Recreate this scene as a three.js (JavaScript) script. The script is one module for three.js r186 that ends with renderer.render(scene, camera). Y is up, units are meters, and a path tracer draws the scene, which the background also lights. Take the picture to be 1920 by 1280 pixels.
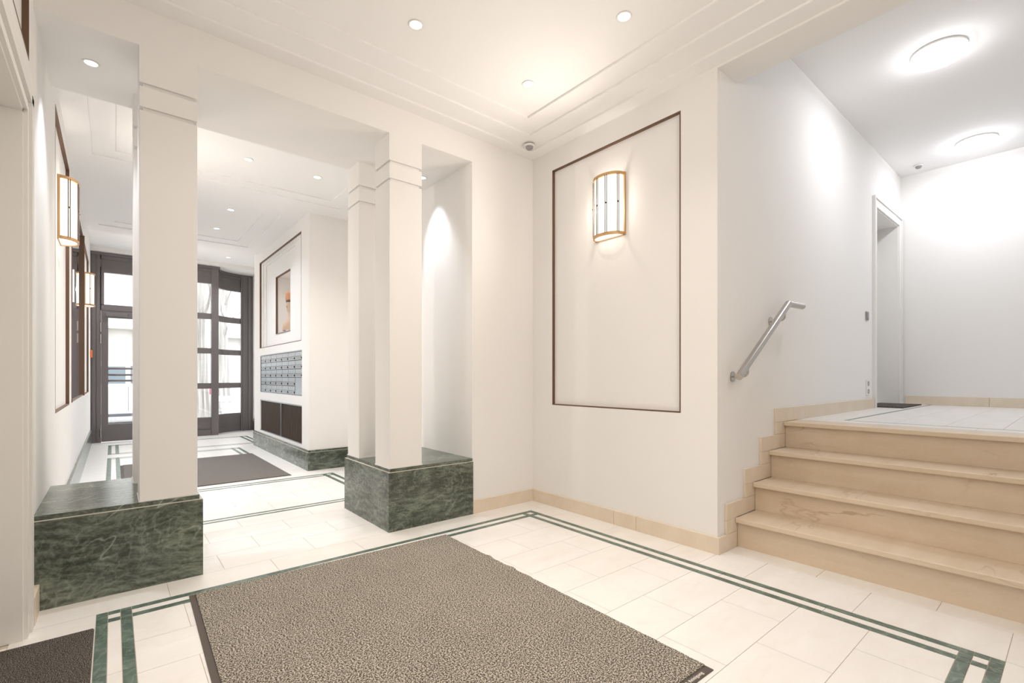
import * as THREE from 'three';
import { RoundedBoxGeometry } from 'three/addons/geometries/RoundedBoxGeometry.js';
import { RectAreaLightUniformsLib } from 'three/addons/lights/RectAreaLightUniformsLib.js';
import { mergeGeometries } from 'three/addons/utils/BufferGeometryUtils.js';

// ---------------------------------------------------------------- camera, sky, exposure
const scene = new THREE.Scene();
const F = 896.3, HORIZON = 706.5, YAW = Math.atan2(748, F);
const camera = new THREE.PerspectiveCamera(2 * Math.atan(640 / F) * 180 / Math.PI, 1.5, 0.05, 200);
camera.position.set(0, 1, 0);
camera.rotation.set(0, -YAW, 0);
camera.setViewOffset(1920, 1280, 0, 640 - HORIZON, 1920, 1280);   // shift lens: horizon below the middle, verticals stay upright
camera.updateProjectionMatrix();
scene.background = new THREE.Color(0.93, 0.97, 1.0);                // even overcast sky
scene.backgroundIntensity = 2.0;
const renderer = new THREE.WebGLRenderer({ antialias: true });
renderer.toneMapping = THREE.LinearToneMapping;
renderer.toneMappingExposure = 2.5;
renderer.shadowMap.enabled = true;
RectAreaLightUniformsLib.init();
const WARM = new THREE.Color(1.0, 0.895, 0.80), NEUTRAL = new THREE.Color(0.89, 0.925, 1.0), SOFT = new THREE.Color(1.0, 0.94, 0.90);
const LOBBY_SPOT = 0.68, SCONCE_FRONT = 0.88, SCONCE_BODY = 0.1, SOFFIT_SPOT = 1.2, PASSAGE_SPOT = 1.65, STAIR_LAMP = 27, STAIR_RIM = 0.15;

// ---------------------------------------------------------------- helpers
let seed = 7;
const rnd = () => { seed = (seed * 1664525 + 1013904223) >>> 0; return seed / 4294967296; };
const taken = {};
function numbered(name) { const n = taken[name] = (taken[name] ?? -1) + 1; return n ? name + '_' + String(n).padStart(3, '0') : name; }
function shade(m) { m.castShadow = true; m.receiveShadow = true; return m; }
function part(name, geo, mat, parent) { const m = shade(new THREE.Mesh(Array.isArray(geo) ? join(geo) : geo, mat)); m.name = name; parent.add(m); return m; }
function thing(name, label, category, pos = [0, 0, 0], turn = 0, group) {
  const o = new THREE.Group(); o.name = numbered(name); o.position.set(...pos); o.rotation.y = turn; scene.add(o);
  o.userData = { label, category }; if (group) o.userData.group = group; return o;
}
function single(name, geo, mat, label, category, group) {
  const m = shade(new THREE.Mesh(Array.isArray(geo) ? join(geo) : geo, mat)); m.name = numbered(name); scene.add(m);
  m.userData = { label, category }; if (group) m.userData.group = group; return m;
}
function struct(name, geo, mat, label, category) {
  const m = geo ? shade(new THREE.Mesh(Array.isArray(geo) ? join(geo) : geo, mat)) : new THREE.Group();
  m.name = numbered(name); scene.add(m); m.userData = { kind: 'structure', label, category }; return m;
}
function join(list) { return mergeGeometries(list.map((g) => { const h = g.index ? g.toNonIndexed() : g; for (const k of Object.keys(h.attributes)) if (!['position', 'normal', 'uv'].includes(k)) h.deleteAttribute(k); return h; })); }
// box between two corners; uv in metres, shifted by (du, dv)
function bx(x0, x1, y0, y1, z0, z1, du = 0, dv = 0, swap = false) {
  const g = new THREE.BoxGeometry(x1 - x0, y1 - y0, z1 - z0); g.translate((x0 + x1) / 2, (y0 + y1) / 2, (z0 + z1) / 2); return metreUV(g, du, dv, swap);
}
function rbx(x0, x1, y0, y1, z0, z1, r = 0.004, du = 0, dv = 0) {
  const g = new RoundedBoxGeometry(x1 - x0, y1 - y0, z1 - z0, 2, r); g.translate((x0 + x1) / 2, (y0 + y1) / 2, (z0 + z1) / 2); return metreUV(g, du, dv);
}
function metreUV(g, du = 0, dv = 0, swap = false) {
  const p = g.attributes.position, n = g.attributes.normal, u = new Float32Array(p.count * 2);
  for (let i = 0; i < p.count; i++) {
    const ax = Math.abs(n.getX(i)), ay = Math.abs(n.getY(i)), az = Math.abs(n.getZ(i));
    let a, b;
    if (ay >= ax && ay >= az) { a = p.getX(i); b = -p.getZ(i); } else if (ax >= az) { a = p.getZ(i); b = p.getY(i); } else { a = p.getX(i); b = p.getY(i); }
    if (swap) [a, b] = [b, a];
    u[2 * i] = a + du; u[2 * i + 1] = b + dv;
  }
  g.setAttribute('uv', new THREE.BufferAttribute(u, 2)); return g;
}
const MX = new THREE.Matrix4().set(0, 0, 1, 0, 0, 1, 0, 0, -1, 0, 0, 0, 0, 0, 0, 1);   // (s, t, depth) -> (x = depth, y = t, z = -s)
const MY = new THREE.Matrix4().set(1, 0, 0, 0, 0, 0, 1, 0, 0, -1, 0, 0, 0, 0, 0, 1);   // (s, t, depth) -> (x = s, y = depth, z = -t)
function poly(pts, holes, d) {
  const s = new THREE.Shape(pts.map((p) => new THREE.Vector2(...p)));
  for (const h of holes) s.holes.push(new THREE.Path(h.map((p) => new THREE.Vector2(...p))));
  return new THREE.ExtrudeGeometry(s, { depth: d, bevelEnabled: false, curveSegments: 24 });
}
const rect = (a0, a1, b0, b1) => [[a0, b0], [a1, b0], [a1, b1], [a0, b1]];
// wall across x from x0 to x1; points are (z, y)
function wallX(x0, x1, pts, holes = []) {
  const f = (l) => l.map(([z, y]) => [-z, y]); const g = poly(f(pts), holes.map(f), x1 - x0); g.applyMatrix4(MX); g.translate(x0, 0, 0); return g;
}
function wallZ(z0, z1, pts, holes = []) { const g = poly(pts, holes, z1 - z0); g.translate(0, 0, z0); return g; }
function slabY(y0, y1, pts, holes = []) { const f = (l) => l.map(([x, z]) => [x, -z]); const g = poly(f(pts), holes.map(f), y1 - y0); g.applyMatrix4(MY); g.translate(0, y0, 0); return g; }
function tube(points, r, seg = 40, closed = false, radial = 12) { return new THREE.TubeGeometry(new THREE.CatmullRomCurve3(points.map((p) => new THREE.Vector3(...p)), closed, 'catmullrom', 0.1), seg, r, radial, closed); }
function rod(a, b, r, radial = 16) {
  const A = new THREE.Vector3(...a), B = new THREE.Vector3(...b), d = B.clone().sub(A), g = new THREE.CylinderGeometry(r, r, d.length(), radial);
  g.applyQuaternion(new THREE.Quaternion().setFromUnitVectors(new THREE.Vector3(0, 1, 0), d.normalize())); g.translate((A.x + B.x) / 2, (A.y + B.y) / 2, (A.z + B.z) / 2); return g;
}
function lathe(pts, seg = 32) { return new THREE.LatheGeometry(pts.map((p) => new THREE.Vector2(...p)), seg); }

// ---------------------------------------------------------------- procedural textures
const PERM = new Uint8Array(512); { const a = [...Array(256).keys()]; for (let i = 255; i > 0; i--) { const j = Math.floor(rnd() * (i + 1)); [a[i], a[j]] = [a[j], a[i]]; } for (let i = 0; i < 512; i++) PERM[i] = a[i & 255]; }
const GX = Float64Array.from({ length: 256 }, (_, i) => Math.cos(i / 256 * 6.2832)), GY = Float64Array.from({ length: 256 }, (_, i) => Math.sin(i / 256 * 6.2832));
const fade = (t) => t * t * t * (t * (t * 6 - 15) + 10);
function pn(x, y, px, py, s = 0) {            // tileable gradient noise, about -1..1
  const xi = Math.floor(x), yi = Math.floor(y), xf = x - xi, yf = y - yi, u = fade(xf), v = fade(yf);
  const x0 = ((xi % px) + px) % px, x1 = (x0 + 1) % px, y0 = ((yi % py) + py) % py, y1 = (y0 + 1) % py;
  const p0 = PERM[(x0 + s) & 255], p1 = PERM[(x1 + s) & 255], h0 = PERM[(p0 + y0) & 255], h1 = PERM[(p1 + y0) & 255], h2 = PERM[(p0 + y1) & 255], h3 = PERM[(p1 + y1) & 255];
  const a = GX[h0] * xf + GY[h0] * yf, b = GX[h1] * (xf - 1) + GY[h1] * yf, c = GX[h2] * xf + GY[h2] * (yf - 1), d = GX[h3] * (xf - 1) + GY[h3] * (yf - 1);
  return 1.5 * (a + (b - a) * u + (c - a) * v + (a - b - c + d) * u * v);
}
function fbm(u, v, px, py, oct, s = 0) { let t = 0, a = 0.5; for (let o = 0; o < oct; o++) { t += a * pn(u * px, v * py, px, py, s + o * 17); px *= 2; py *= 2; a *= 0.5; } return t; }
function texture(n, metres, fn, srgb = true) {
  const d = new Uint8Array(n * n * 4);
  for (let j = 0; j < n; j++) for (let i = 0; i < n; i++) {
    const c = fn(i / n, j / n), k = (j * n + i) * 4;
    for (let q = 0; q < 3; q++) d[k + q] = Math.max(0, Math.min(255, Math.round(c[q])));
    d[k + 3] = 255;
  }
  const t = new THREE.DataTexture(d, n, n); t.magFilter = THREE.LinearFilter; t.minFilter = THREE.LinearMipmapLinearFilter; t.generateMipmaps = true;
  t.wrapS = t.wrapT = THREE.RepeatWrapping; t.repeat.set(1 / metres, 1 / metres); if (srgb) t.colorSpace = THREE.SRGBColorSpace; t.needsUpdate = true; return t;
}
const mixc = (a, b, t) => [a[0] + (b[0] - a[0]) * t, a[1] + (b[1] - a[1]) * t, a[2] + (b[2] - a[2]) * t];
const clamp01 = (t) => Math.max(0, Math.min(1, t));
// pale limestone: faint bands along u
const limestoneMap = texture(768, 1.5, (u, v) => {
  const b = fbm(u, v, 2, 14, 4, 3), c = fbm(u, v, 5, 6, 4, 40), f = fbm(u, v, 60, 90, 2, 80), w = Math.pow(clamp01(1 - Math.abs(fbm(u, v, 3, 5, 4, 120)) * 9), 3);
  const k = 0.5 + 0.55 * b + 0.35 * c; return mixc(mixc([238, 234, 228], [247, 245, 241], clamp01(k)), [224, 213, 199], 0.12 * w + 0.08 * clamp01(f));
});
// warm beige stair stone: horizontal clouded bands and a few wandering brown seams
const stairMap = texture(1024, 1.6, (u, v) => {
  const wu = u + 0.02 * fbm(u, v, 4, 4, 3, 9), wv = v + 0.012 * fbm(u, v, 8, 6, 4, 29);
  const b = fbm(wu, wv, 2, 16, 5, 3), c = fbm(wu, wv, 10, 14, 4, 55), f = fbm(u, v, 80, 160, 2, 90);
  const seam = Math.pow(clamp01(1 - Math.abs(fbm(wu, wv, 2, 7, 6, 140) + 0.1) * 22), 2) * clamp01(0.05 + 2.2 * fbm(u, v, 3, 4, 2, 200));
  return mixc(mixc([219, 199, 172], [234, 218, 197], clamp01(0.5 + 0.65 * b + 0.3 * c + 0.2 * f)), [150, 122, 92], 0.55 * seam);
});
// skirting stone: the same beige, plainer
const skirtMap = texture(512, 1.2, (u, v) => { const k = clamp01(0.5 + 0.6 * fbm(u, v, 10, 5, 4, 13) + 0.25 * fbm(u, v, 60, 30, 2, 77)); return mixc([229, 212, 190], [240, 227, 208], k); });
// green marble with bright crossing veins
const marbleMap = texture(1024, 1.3, (u, v) => {
  const wu = u + 0.03 * fbm(u, v, 5, 5, 5, 11), wv = v + 0.03 * fbm(u, v, 5, 5, 5, 61);
  const cloud = fbm(wu, wv, 4, 5, 5, 5), streak = fbm(wu, wv, 14, 60, 4, 25), grain = fbm(wu, wv, 80, 120, 2, 45);
  const net = Math.pow(clamp01(1 - Math.abs(fbm(wu, wv, 26, 20, 4, 77)) * 4.5), 2), patch = clamp01(0.45 + 1.6 * fbm(u, v, 3, 3, 3, 88));
  const hair = Math.pow(clamp01(1 - Math.abs(fbm(wu + 2 * wv, wv, 7, 3, 4, 107)) * 16), 2) * clamp01(0.3 + 1.5 * fbm(u, v, 5, 5, 2, 180));
  const vein = Math.pow(clamp01(1 - Math.abs(fbm(wu - wv, wv, 4, 2, 4, 137)) * 30), 2) * clamp01(0.15 + 1.9 * fbm(u, v, 4, 4, 2, 210));
  let k = mixc([60, 67, 57], [128, 137, 123], clamp01(0.42 + 0.7 * cloud + 0.9 * streak + 0.5 * grain));
  k = mixc(k, [164, 173, 160], 0.6 * net * patch + 0.35 * hair); return mixc(k, [206, 211, 199], 0.85 * clamp01(vein));
});
const inlayMap = texture(512, 0.6, (u, v) => {
  const wu = u + 0.05 * fbm(u, v, 4, 4, 3, 11), k = clamp01(0.45 + 0.9 * fbm(wu, v, 6, 12, 5, 33)), e = Math.pow(clamp01(1 - Math.abs(fbm(wu, v, 7, 9, 4, 66)) * 9), 2);
  return mixc(mixc([74, 92, 83], [116, 136, 124], k), [156, 172, 160], 0.5 * e);
});
function loops(n, metres, a, b, c, sd) {
  return texture(n, metres, (u, v) => { const f = 0.8 * pn(u * 130, v * 130, 130, 130, sd) + 0.9 * pn(u * 240, v * 240, 240, 240, sd + 9), m = 0.3 * fbm(u, v, 5, 5, 3, sd + 3); const k = clamp01(0.5 + 1.1 * f + 0.3 * m); return k < 0.5 ? mixc(a, b, k * 2) : mixc(b, c, k * 2 - 1); });
}
const matMap = loops(1024, 0.8, [58, 54, 47], [136, 129, 116], [204, 196, 181], 3);
const darkMatMap = loops(512, 0.45, [20, 18, 16], [56, 51, 46], [150, 141, 130], 51);
const greyMatMap = loops(512, 0.5, [60, 57, 55], [112, 106, 100], [158, 150, 142], 91);
const pileBump = texture(1024, 0.8, (u, v) => { const f = 128 + 90 * (0.6 * pn(u * 130, v * 130, 130, 130, 3) + 0.6 * pn(u * 240, v * 240, 240, 240, 12)); return [f, f, f]; }, false);
const woodMap = texture(512, 0.8, (u, v) => { const k = clamp01(0.5 + 0.8 * fbm(u + 0.01 * fbm(u, v, 4, 4, 2, 3), v, 40, 3, 4, 7) + 0.3 * fbm(u, v, 90, 8, 2, 44)); return mixc([34, 24, 17], [84, 63, 46], k); });
const barkMap = texture(256, 0.9, (u, v) => { const k = clamp01(0.5 + 0.9 * fbm(u, v, 10, 5, 4, 71)); return mixc([120, 116, 112], [196, 193, 188], k); });

const std = (o) => new THREE.MeshStandardMaterial(o), phy = (o) => new THREE.MeshPhysicalMaterial(o);
const M = {
  plaster: std({ color: 0xf6f4f1, roughness: 0.92 }),
  ceil: std({ color: 0xfaf9f8, roughness: 0.94 }),
  trim: std({ color: 0xf0eeea, roughness: 0.45 }),
  limestone: phy({ map: limestoneMap, roughness: 0.3, specularIntensity: 0.6 }),
  grout: std({ color: 0xcfc2b0, roughness: 0.9 }),
  skirt: phy({ map: skirtMap, roughness: 0.4, specularIntensity: 0.6 }),
  stone: phy({ map: stairMap, roughness: 0.38, specularIntensity: 0.6 }),
  marble: phy({ map: marbleMap, roughness: 0.2 }),
  inlay: phy({ map: inlayMap, roughness: 0.3 }),
  pale: std({ color: 0xd9d4c8, roughness: 0.7 }),
  mat: std({ map: matMap, bumpMap: pileBump, bumpScale: 0.0007, roughness: 1 }),
  darkMat: std({ map: darkMatMap, bumpMap: pileBump, bumpScale: 0.0007, roughness: 1 }),
  greyMat: std({ map: greyMatMap, bumpMap: pileBump, bumpScale: 0.0007, roughness: 1 }),
  rubber: std({ color: 0x5d544d, roughness: 0.75 }),
  bronze: std({ color: 0x6e5440, roughness: 0.45, metalness: 0.2 }),
  brass: std({ color: 0xd3ab7c, roughness: 0.4, metalness: 0.5 }),
  steel: std({ color: 0xbdb8b3, roughness: 0.3, metalness: 1 }),
  rodMetal: std({ color: 0x6f6258, roughness: 0.6, metalness: 0.0 }),
  chrome: std({ color: 0xd6d6d6, roughness: 0.16, metalness: 1 }),
  door: std({ color: 0x716b6b, roughness: 0.45 }),
  glass: phy({ color: 0xffffff, transmission: 1, thickness: 0, roughness: 0, ior: 1.5 }),
  mirror: std({ color: 0xf2f2f2, roughness: 0.02, metalness: 1 }),
  alu: std({ color: 0xa4a8ab, roughness: 0.32, metalness: 0.9 }),
  aluDark: std({ color: 0x2c2c2e, roughness: 0.5 }),
  wood: phy({ map: woodMap, roughness: 0.6, specularIntensity: 0.3 }),
  white: std({ color: 0xf4f3f0, roughness: 0.5 }),
  grey: std({ color: 0x9a9896, roughness: 0.5 }),
  orange: std({ color: 0xf07a2c, roughness: 0.5 }),
  sconceGlow: std({ color: 0xffffff, roughness: 0.6, emissive: new THREE.Color(1, 0.93, 0.84), emissiveIntensity: 0.5 }),
  lensGlow: std({ color: 0xffffff, roughness: 0.6, emissive: new THREE.Color(1, 0.96, 0.9), emissiveIntensity: 1.2 }),
  lampGlow: std({ color: 0xffffff, roughness: 0.6, emissive: new THREE.Color(1, 0.98, 0.97), emissiveIntensity: 1.4 }),
};

// ---------------------------------------------------------------- main measures (metres)
const XL = -0.262, XR = 2.621, ZA = -2.876, ZB = -3.59, XN = 2.02, XV = 2.08, XM = 1.605, ZP = -5.305, ZM = -7.868, XE = 2.03, ZD = -9.6, ZS = -1.33, XF = 6.82, ZBACK = 0.75;
const YC = 2.757, YSOF = 2.577, YBEAM = 2.745, YSTAIR = 3.244, YL = 0.696, YENT = 2.96, REC = 0.02;

// ---------------------------------------------------------------- walls
const doorNotch = [[-10.5, 0], [-2.59, 0], [-2.59, 2.02], [-1.66, 2.02], [-1.66, 0], [ZBACK, 0], [ZBACK, 3.3], [-10.5, 3.3]];
const P1 = [-5.06, -3.89, 0.785, 2.61], PM = [-7.33, -5.32, 0.79, 2.61], P3 = [-8.88, -7.60, 0.79, 2.61], P0 = [-2.74, -1.5, 2.28, 2.61];
struct('wall_left', [wallX(-0.5, XL - REC, doorNotch), wallX(XL - REC, XL, doorNotch, [P1, PM, P3, P0].map((p) => rect(...p)))], M.plaster, 'white plaster wall with recessed panels along the entrance passage', 'wall');
const PR = [-2.651, -1.557, 0.784, 2.602];
struct('wall_right', [wallX(XR, XR + REC, rect(-3.2, ZS, 0, 3.4), [rect(...PR)]), bx(XR + REC, 2.9, 0, 3.4, -3.2, -1.331)], M.plaster, 'cream plaster wall with a large recessed panel', 'wall');
struct('wall_stairs', wallZ(-1.62, ZS, [[2.66, 0], [5.8, 0], [5.8, 2.68], [6.7, 2.68], [6.7, 0], [7.0, 0], [7.0, 3.5], [2.66, 3.5]]), M.plaster, 'white wall beside the stairs', 'wall');
struct('wall_landing', bx(XF, XF + 0.2, 0, 3.5, -1.4, ZBACK + 0.2), M.plaster, 'white end wall of the stair landing', 'wall');
struct('wall_back', bx(-0.5, 7.0, 0, 3.6, ZBACK, ZBACK + 0.2), M.plaster, 'plain wall closing the lobby', 'wall');
struct('wall_arcade', [bx(XN, XR + 0.05, 0, 3.2, ZB, ZA), bx(-0.4, XN, YSOF, 3.2, ZB, ZA)], M.plaster, 'cream plaster wall and beam over the column openings', 'wall');
struct('wall_vestibule', bx(XV, 2.4, 0, 3.2, -5.6, ZB + 0.05), M.plaster, 'cream side wall between columns and mailbox pier', 'wall');
struct('wall_beam', bx(XR, 2.848, YBEAM, 3.5, ZS, ZBACK), M.plaster, 'cream beam above the foot of the stairs', 'beam');
const MF = [-7.534, -5.573, 1.404, 2.62], MN = [-6.714, -6.077, 1.553, 2.29], MB = [-7.5, -5.554, 0.785, 1.302], MC = [-7.5, -5.554, 0.25, 0.685];
struct('wall_mailbox', [wallX(XM, XM + REC, rect(ZM, ZP, 0, 3.2), [MF, MB, MC].map((p) => rect(...p))), wallX(XM + REC, XM + 0.1, rect(ZM, ZP, 0, 3.2), [MN, MB, MC].map((p) => rect(...p))), wallX(XM + 0.1, XM + 0.34, rect(ZM, ZP, 0, 3.2), [rect(...MN)]), bx(XM + 0.34, 2.4, 0, 3.2, ZM, ZP)], M.plaster, 'white plaster pier with mailboxes and a sculpture niche', 'wall');
struct('wall_entrance', [bx(XE, 2.4, 0, 3.2, -10.5, ZM), bx(-0.5, 2.4, 2.9, 3.6, -10.5, -9.5)], M.plaster, 'white plaster wall around the street entrance', 'wall');

// ---------------------------------------------------------------- ceilings with stepped trays
const ST = 0.012;
function tray(y, outer, holes) {   // holes: list of nested trays, each a list of rects from the widest inwards
  const depth = Math.max(...holes.map((h) => h.length)), out = [];
  for (let k = 0; k < depth; k++) out.push(slabY(y + k * ST, y + (k + 1) * ST, rect(...outer), holes.filter((h) => h[k]).map((h) => rect(...h[k]))));
  out.push(slabY(y + depth * ST, y + depth * ST + 0.2, rect(...outer))); return out;
}
const lobbyTray = [[-0.152, 2.51, -2.765, 0.3], [0.003, 2.352, -2.612, 0.15], [0.16, 2.197, -2.462, 0.0]];
struct('ceiling', tray(YC, [-0.3, XR + 0.03, ZA, ZBACK], [lobbyTray]), M.ceil, 'cream lobby ceiling with stepped recessed edges', 'ceiling');
struct('ceiling_passage', tray(YC, [-0.3, 2.2, -7.6, ZB], [[[-0.125, 1.845, -5.02, -3.72], [0.013, 1.69, -4.87, -3.88]], [[-0.128, 1.41, -7.3, -5.55], [0.013, 1.255, -7.1, -5.72]]]), M.ceil, 'white passage ceiling with stepped recessed edges', 'ceiling');
struct('ceiling_entrance', bx(-0.3, 2.2, YENT, YENT + 0.25, -10.4, -7.6), M.ceil, 'white ceiling above the street door', 'ceiling');
struct('ceiling_stairs', bx(2.84, 7.0, YSTAIR, YSTAIR + 0.2, -1.5, ZBACK), M.ceil, 'white ceiling above the stairs', 'ceiling');

// ---------------------------------------------------------------- floor: every tile and inlay strip
const floor = struct('floor', null, null, 'cream limestone tile floor with green marble inlay borders', 'floor');
part('grout_bed', [bx(-1.6, 7.0, -0.25, -0.0022, -1.33, ZBACK), bx(-1.6, 3.0, -0.25, -0.0022, -10.4, -1.33)], M.grout, floor);
const tileGeo = {};
function tile(x0, x1, z0, z1, mat = M.limestone, name = 'floor_tile', y = 0, parent = floor) {
  const w = x1 - x0 - 0.0022, d = z1 - z0 - 0.0022; if (w < 0.004 || d < 0.004) return;
  const v = Math.floor(rnd() * 6), key = [w.toFixed(3), d.toFixed(3), v].join();
  tileGeo[key] ??= (() => { const g = new THREE.BoxGeometry(w, 0.012, d); return metreUV(g, v * 0.37 + 0.11, v * 0.53 + 0.07, mat === M.inlay && d > w); })();
  const m = part(name, tileGeo[key], mat, parent); m.position.set((x0 + x1) / 2, y - 0.006, (z0 + z1) / 2); return m;
}
function cuts(a, b, phase, step) { const c = [a]; let k = Math.ceil((a - phase) / step); for (; phase + k * step < b - 0.02; k++) if (phase + k * step > a + 0.02) c.push(phase + k * step); c.push(b); return c; }
function rowX(z0, z1, x0, x1, phase, step = 0.461) { const c = cuts(x0, x1, phase, step); for (let i = 0; i + 1 < c.length; i++) tile(c[i], c[i + 1], z0, z1); }
function rowZ(x0, x1, z0, z1, phase, step = 0.4555) { const c = cuts(z0, z1, phase, step); for (let i = 0; i + 1 < c.length; i++) tile(x0, x1, c[i], c[i + 1]); }
const SW = 0.0375, SG = 0.041, SB = 2 * SW + SG;
function border(x0, x1, z0, z1, sides = 'NSEW') {          // two green lines with a pale one between, crossing at the corners
  const bands = [[0, SW, M.inlay], [SW, SW + SG, M.limestone], [SW + SG, SB, M.inlay]];
  for (const [a, b, m] of bands) {
    const n = m === M.inlay ? 'inlay_strip' : 'pale_strip';
    const cx = cuts(x0 + SB, x1 - SB, 0.525, 0.4605), cz = cuts(z0 + SB, z1 - SB, -2.1, 0.4605);
    for (let i = 0; i + 1 < cx.length; i++) { if (sides.includes('N')) tile(cx[i], cx[i + 1], z0 + a, z0 + b, m, n); if (sides.includes('S')) tile(cx[i], cx[i + 1], z1 - b, z1 - a, m, n); }
    for (let i = 0; i + 1 < cz.length; i++) { if (sides.includes('W')) tile(x0 + a, x0 + b, cz[i], cz[i + 1], m, n); if (sides.includes('E')) tile(x1 - b, x1 - a, cz[i], cz[i + 1], m, n); }
  }
  for (const [sx, sz] of [[0, 0], [1, 0], [0, 1], [1, 1]]) for (let i = 0; i < 3; i++) for (let j = 0; j < 3; j++) {
    const pale = i === 1 && j === 1, [a, b] = bands[i], [c, d] = bands[j];
    tile(sx ? x1 - b : x0 + a, sx ? x1 - a : x0 + b, sz ? z1 - d : z0 + c, sz ? z1 - c : z0 + d, pale ? M.limestone : M.inlay, pale ? 'pale_strip' : 'inlay_square');
  }
}
// lobby
const BX0 = -0.054, BX1 = 2.409, BZ0 = -2.665, BZ1 = -0.178;
border(BX0, BX1, BZ0, BZ1);
{ const d = (BZ1 - BZ0 - 2 * SB) / 9; for (let r = 0; r < 9; r++) { const z1 = BZ1 - SB - r * d; rowX(z1 - d, z1, BX0 + SB, BX1 - SB, r % 2 ? 1.864 : 2.096, 0.464); } }
rowX(-2.868, BZ0, -0.3, 2.62, 0.2005);
rowZ(BX1, 2.62, BZ0, ZS, -0.1785); rowZ(BX1, 2.7, ZS, ZBACK, -0.1785); rowZ(2.7, 2.84, ZS, ZBACK, -0.407);
rowZ(-0.3, BX0, BZ0, ZBACK, -0.1785);
for (let k = 0; k < 4; k++) rowX(BZ1 + k * 0.25, Math.min(BZ1 + (k + 1) * 0.25, ZBACK), BX0, BX1, k % 2 ? 0.43 : 0.2);
for (let k = 0; k < 3; k++) rowX(-2.55 + k * 0.3, -2.55 + (k + 1) * 0.3, -0.9, -0.3, 0.2);
// between the plinths
{ const z = [-3.826, -3.60, -3.365, -3.122, -2.868], ph = [0.662, 0.446, 0.666, 0.446]; for (let r = 0; r < 4; r++) rowX(z[r], z[r + 1], -0.3, 2.0, ph[r], 0.4605); }
for (const [a, b, m, n] of [[-3.856, -3.826, M.inlay, 'inlay_strip'], [-3.886, -3.856, M.limestone, 'pale_strip'], [-3.916, -3.886, M.inlay, 'inlay_strip']]) { const c = cuts(-0.3, 2.05, 0.525, 0.4605); for (let i = 0; i + 1 < c.length; i++) tile(c[i], c[i + 1], a, b, m, n); }
// vestibule
border(BX0, 1.766, -5.045, -3.82, 'NEW'.replace('S', ''));
for (let r = 0; r < 4; r++) rowX(-4.93 + r * 0.2535, -4.93 + (r + 1) * 0.2535, BX0 + SB, 1.766 - SB, r % 2 ? 0.945 : 0.725);
rowZ(1.766, 2.1, -5.045, -3.916, -4.2); rowZ(-0.3, BX0, -7.7, -3.916, -4.2); rowX(-5.32, -5.045, BX0, 2.1, 0.4);
// corridor to the street door
border(BX0, 1.38, -7.70, -5.32); rowZ(1.38, 1.62, -7.7, -5.32, -5.9);
for (let r = 0; r < 9; r++) { const d = (2.38 - 2 * SB) / 9; rowX(-5.32 - SB - (r + 1) * d, -5.32 - SB - r * d, BX0 + SB, 1.38 - SB, r % 2 ? 0.43 : 0.2); }
rowX(-8.03, -7.7, -0.3, 2.05, 0.2);
border(BX0, 1.75, -9.15, -8.03); rowZ(-0.3, BX0, -9.15, -8.03, -8.5); rowZ(1.75, 2.05, -9.15, -8.03, -8.4);
for (let r = 0; r < 4; r++) { const d = (1.12 - 2 * SB) / 4; rowX(-8.03 - SB - (r + 1) * d, -8.03 - SB - r * d, BX0 + SB, 1.75 - SB, r % 2 ? 0.43 : 0.2); }
for (let r = 0; r < 3; r++) rowX(-9.15 - (r + 1) * 0.4, -9.15 - r * 0.4, -0.3, 2.05, r % 2 ? 0.43 : 0.2);
// landing
const landing = struct('floor_landing', null, null, 'pale limestone landing floor with a thin dark inlay line', 'floor');
part('landing_bed', bx(3.56, 7.0, 0.0, YL - 0.0022, -1.62, ZBACK), M.grout, landing);
{ const X0 = 3.93, Z0 = -1.085, w = 0.022;
  const t = (a, b, c, d, m, n) => tile(a, b, c, d, m, n, YL, landing);
  for (const c of [cuts(3.76, XF, 3.93, 0.6)]) for (let i = 0; i + 1 < c.length; i++) t(c[i], c[i + 1], -1.33, Z0, M.limestone, 'floor_tile');
  t(5.8, 6.7, -1.62, -1.33, M.limestone, 'floor_tile');
  for (const c of [cuts(Z0, ZBACK, -0.4, 0.6)]) for (let i = 0; i + 1 < c.length; i++) t(3.76, X0, c[i], c[i + 1], M.limestone, 'floor_tile');
  for (const c of [cuts(X0 + w, XF, 4.5, 0.6)]) for (let i = 0; i + 1 < c.length; i++) t(c[i], c[i + 1], Z0, Z0 + w, M.inlay, 'inlay_strip');
  for (const c of [cuts(Z0, ZBACK, -0.5, 0.6)]) for (let i = 0; i + 1 < c.length; i++) t(X0, X0 + w, c[i], c[i + 1], M.inlay, 'inlay_strip');
  const rows = cuts(Z0 + w, ZBACK, -0.81, 0.253); rows.slice(0, -1).forEach((z, r) => { const c = cuts(X0 + w, XF, r % 2 ? 0.2 : 0.43, 0.6); for (let i = 0; i + 1 < c.length; i++) t(c[i], c[i + 1], z, rows[r + 1], M.limestone, 'floor_tile'); });
}

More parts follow.
